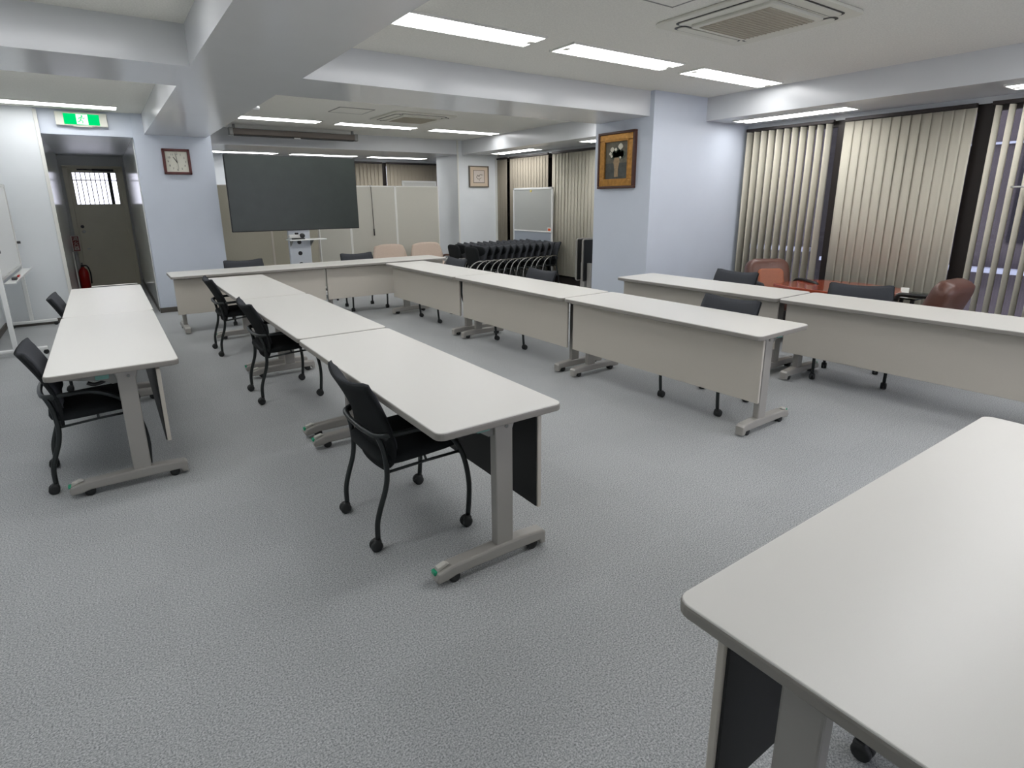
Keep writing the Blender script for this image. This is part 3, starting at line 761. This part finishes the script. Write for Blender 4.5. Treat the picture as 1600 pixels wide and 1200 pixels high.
# ------------------------------------------------------------------ cream easy chairs
def easy_chair(x, y, label):
    t = thing('easy_chair', label, 'chair', (x, y, 0), 0, 'cream easy chairs')
    def bk(u, v):
        k = (u-.5)*2; z = .36 + .40*v
        w = .34 - .10*v**2.2 - .03*(1-v)
        z -= .055*abs(k)**3*v
        return (k*w, .20+.10*v - .02*(1-k*k), z)
    MB().surf(bk, 14, 10, .10).done('backrest', M['cream'], t)
    bt = MB()
    for px, pz in ((-.16, .62), (0, .63), (.16, .62), (-.08, .52), (.08, .52)): bt.lathe([(0, -.006), (.012, -.002), (.014, .004)], (px, .155+.02*(pz-.5), pz), 10, 'y', False)
    bt.done('button', M['creamb'], t)
    MB().cushion(0, -.04, .37, .64, .58, .16, 5).done('seat', M['cream'], t)
    for s in (-1, 1):
        MB().tube([(s*.335, .24, .30), (s*.345, .20, .50), (s*.345, -.05, .54), (s*.345, -.27, .50), (s*.34, -.28, .02)], .02, 8, smooth_n=4).done('armrest', M['frdark'], t)
        MB().box(s*.30-.02, s*.30+.02, .22, .26, 0, .32, .005).done('leg', M['frdark'], t)
easy_chair(4.19, 9.55, 'left cream upholstered easy chair behind the right transverse table')
easy_chair(4.93, 9.55, 'right cream upholstered easy chair next to the nested chairs')

# ------------------------------------------------------------------ leather armchairs, red table, side table
def leather(x, y, rz, label, inner):
    t = thing('leather_armchair', label, 'armchair', (x, y, 0), rz, 'brown leather armchairs')
    tilt = math.radians(-20)
    B = Matrix.Translation((0, -.20, .46)) @ Matrix.Rotation(-tilt, 4, 'X')
    bk = MB().prism(rrect(-.245, .245, -.12, .40, .11, 7), -.085, .085, 'y', .055)
    for f in bk.bm.faces: f.smooth = True
    bmesh.ops.transform(bk.bm, matrix=B, verts=bk.bm.verts[:]); bk.done('backrest', M['leather'], t)
    ip = MB().prism(rrect(-.15, .15, -.10, .27, .05, 6), .05, .105, 'y', .02)
    bmesh.ops.transform(ip.bm, matrix=B, verts=ip.bm.verts[:]); ip.done('back_cushion', M['tan'], t)
    MB().cushion(0, .05, .40, .52, .50, .15, 5).done('seat', M['leather'], t)
    for s in (-1, 1):
        MB().tube([(s*.25, -.20, .42), (s*.29, -.20, .58), (s*.30, -.10, .625), (s*.30, .14, .625), (s*.30, .24, .60), (s*.295, .25, .42), (s*.24, .2, .36)], .021, 8, smooth_n=4).done('armrest', M['black'], t)
    MB().cyl((0, 0, .07), (0, 0, .34), .03).done('pedestal', M['black'], t)
    for k in range(5):
        a = k*2*PI/5+.3; c, s = math.cos(a), math.sin(a)
        lg = MB().tube([(0, 0, .09), (.16*c, .16*s, .085), (.29*c, .29*s, .06)], [.026, .022, .016], 8).done('base_leg', M['black'], t)
        MB().lathe([(.012, -.018), (.025, -.014), (.025, .014), (.012, .018)], (.29*c, .29*s, .025), 14, 'x').done('caster', M['rubber'], lg)
leather(6.10, 3.49, PI-.55, 'brown leather armchair with a tan back cushion beside the open striped blind', True)
leather(5.84, 2.10, -.05, 'brown leather armchair seen from behind at the right below the closed blind', True)
t = thing('meeting_table', 'glossy red wood table between the two brown leather armchairs', 'table', (6.25, 2.90, 0))
MB().prism([(-.36, -.56), (.30, -.50), (.43, -.30), (.45, 0), (.43, .30), (.30, .50), (-.30, .56), (-.42, .3), (-.44, -.3)], .585, .62, 'z', .008).done('table_top', M['redwood'], t)
MB().box(-.28, .28, -.36, .36, .50, .585, .01).done('apron', M['redwood'], t)
for sx in (-1, 1):
    for sy in (-1, 1): MB().box(sx*.26-.03, sx*.26+.03, sy*.34-.03, sy*.34+.03, 0, .51, .006).done('leg', M['redwood'], t)
t = thing('side_table', 'low black glass side table between the red table and the right armchair', 'table', (6.42, 2.34, 0))
MB().prism(rrect(-.24, .24, -.16, .16, .02), .575, .59, 'z', .003).done('glass_top', M['smoke'], t)
for sx in (-1, 1):
    for sy in (-1, 1): MB().box(sx*.20-.015, sx*.20+.015, sy*.12-.015, sy*.12+.015, 0, .576, .003).done('leg', M['black'], t)
MB().box(-.2, .2, -.12, .12, .2, .212, .002).done('lower_shelf', M['black'], t)
t = thing('tent_card', 'small white folded notice card standing on the black side table', 'card', (6.42, 2.37, .59), PI/2+.4)
MB().prism([(-.028, 0), (-.025, 0), (0, .060), (.025, 0), (.028, 0), (.001, .066), (-.001, .066)], -.034, .034, 'x').done('card', M['paper'], t)
MB().tube([(.013*math.cos(a*PI/6), -.0165, .034+.013*math.sin(a*PI/6)) for a in range(12)], .002, 6, close=True).done('ring_mark', M['ink'], t)

# ------------------------------------------------------------------ whiteboards
t = thing('whiteboard', 'white rolling whiteboard cut by the left edge of the photo', 'whiteboard', (-.92, 8.45, 0))
MB().box(-.012, .012, -.88, .88, .80, 1.74, .002).done('board', M['white'], t)
fr = MB()
for y0, y1, z0, z1 in ((-.9, .9, 1.73, 1.76), (-.9, .9, .78, .81), (-.9, -.875, .78, 1.76), (.875, .9, .78, 1.76)): fr.box(-.02, .02, y0, y1, z0, z1, .004)
fr.done('frame', M['alum'], t)
for s in (-1, 1):
    yy = s*.91
    MB().box(-.022, .022, yy-.016, yy+.016, .07, 1.40, .006).done('leg', M['white'], t)
    ft = MB().box(-.22, .26, yy-.02, yy+.02, .045, .085, .012).done('foot', M['white'], t)
    for cx in (-.2, .24): MB().lathe([(.01, -.012), (.024, -.009), (.024, .009), (.01, .012)], (cx, yy, .024), 14, 'y').done('caster', M['rubber'], ft)
    MB().cyl((.02, yy, 1.07), (.055, yy, 1.07), .016, 12).done('clamp_knob', M['ink'], t)
MB().prism([(.02, .745), (.115, .745), (.122, .765), (.116, .765), (.112, .752), (.02, .752)], -.86, .86, 'y').done('pen_tray', M['white'], t)
tag(MB().box(-.02, .02, -.06, .06, 0, .03, .006).done('whiteboard_eraser', M['ink'], None, (-.845, 7.93, .752)), 'dark eraser lying in the whiteboard pen tray', 'eraser')
tag(MB().cyl((0, -.06, .012), (0, .06, .012), .010, 10).done('marker_pen', M['red'], None, (-.84, 8.25, .752)), 'red marker pen lying in the whiteboard pen tray', 'marker')

t = thing('whiteboard', 'grey standing whiteboard with a bluish lower panel before the far blinds', 'whiteboard', (6.872, 9.03, 0))
Yh = .62
MB().box(-.008, .008, -Yh+.01, Yh-.01, .95, 1.73).done('board', M['boardg'], t)
MB().box(-.008, .008, -Yh+.01, Yh-.01, .45, .94).done('lower_panel', M['greyblue'], t)
f = MB()
for y0, y1, z0, z1 in ((-Yh, Yh, 1.72, 1.755), (-Yh, Yh, .93, .955), (-Yh, Yh, .44, .47), (-Yh, -Yh+.03, .03, 1.755), (Yh-.03, Yh, .03, 1.755)): f.box(-.014, .014, y0, y1, z0, z1, .003)
f.done('frame', M['white'], t)
for s in (-1, 1): MB().box(-.03, .03, s*(Yh-.015)-.06, s*(Yh-.015)+.06, 0, .035, .004).done('foot', M['legd'], t)
tag(MB().cyl((0, 0, 0), (-.012, 0, 0), .022, 14).done('magnet', M['yellow'], None, (6.863, 9.06, 1.69)), 'pale yellow magnet at the top of the grey standing whiteboard', 'magnet')
t = thing('warning_sticker', 'small orange and white sticker at the lower right of the grey whiteboard', 'sticker', (6.86, 8.49, .985))
MB().box(-.001, .003, -.055, .055, -.04, .04).done('sticker_paper', M['paper'], t)
MB().box(-.002, .0, -.04, .04, -.022, .022).done('orange_print', M['orange'], t)
tag(MB().cyl((0, -.13, 0), (0, .13, 0), .008, 10).box(-.0, .05, -.01, .01, -.01, .01).done('window_handle', M['alum'], None, (6.86, 1.70, 1.60)), 'short pale bar handle at the right edge in front of the blinds', 'handle')

# ------------------------------------------------------------------ world, camera, view
w = bpy.data.worlds.new('sky'); S.world = w; w.use_nodes = True
nt = w.node_tree; bg = nt.nodes['Background']
bg.inputs['Color'].default_value = (.97, .98, 1, 1); bg.inputs['Strength'].default_value = 4.0

yaw, pitch, roll = .60226, .255303, .0088959
c, s_ = math.cos(yaw), math.sin(yaw)
F = Vector((s_*math.cos(pitch), c*math.cos(pitch), -math.sin(pitch)))
r_ = Vector((c, -s_, 0)); d_ = F.cross(r_)
right = math.cos(roll)*r_ + math.sin(roll)*d_; down = -math.sin(roll)*r_ + math.cos(roll)*d_
cam = bpy.data.cameras.new('camera'); co = bpy.data.objects.new('camera', cam); COL.objects.link(co)
m3 = Matrix((right, -down, -F)).transposed()
co.matrix_world = Matrix.Translation((0, 0, 1.52)) @ m3.to_4x4()
cam.sensor_fit = 'HORIZONTAL'; cam.sensor_width = 36; cam.lens = 892.4/1600*36
cam.shift_x = (800-789.3)/1600; cam.shift_y = -(600-546.3)/1600
cam.clip_start = .05
S.camera = co
S.view_settings.view_transform = 'Standard'; S.view_settings.look = 'None'
S.view_settings.exposure = .0; S.view_settings.gamma = 1
try: S.view_settings.use_curve_mapping = False
except Exception: pass
try:
    S.cycles.max_bounces = 10; S.cycles.diffuse_bounces = 5; S.cycles.transparent_max_bounces = 24
    S.cycles.use_denoising = True; S.cycles.sample_clamp_indirect = 6
except Exception: pass
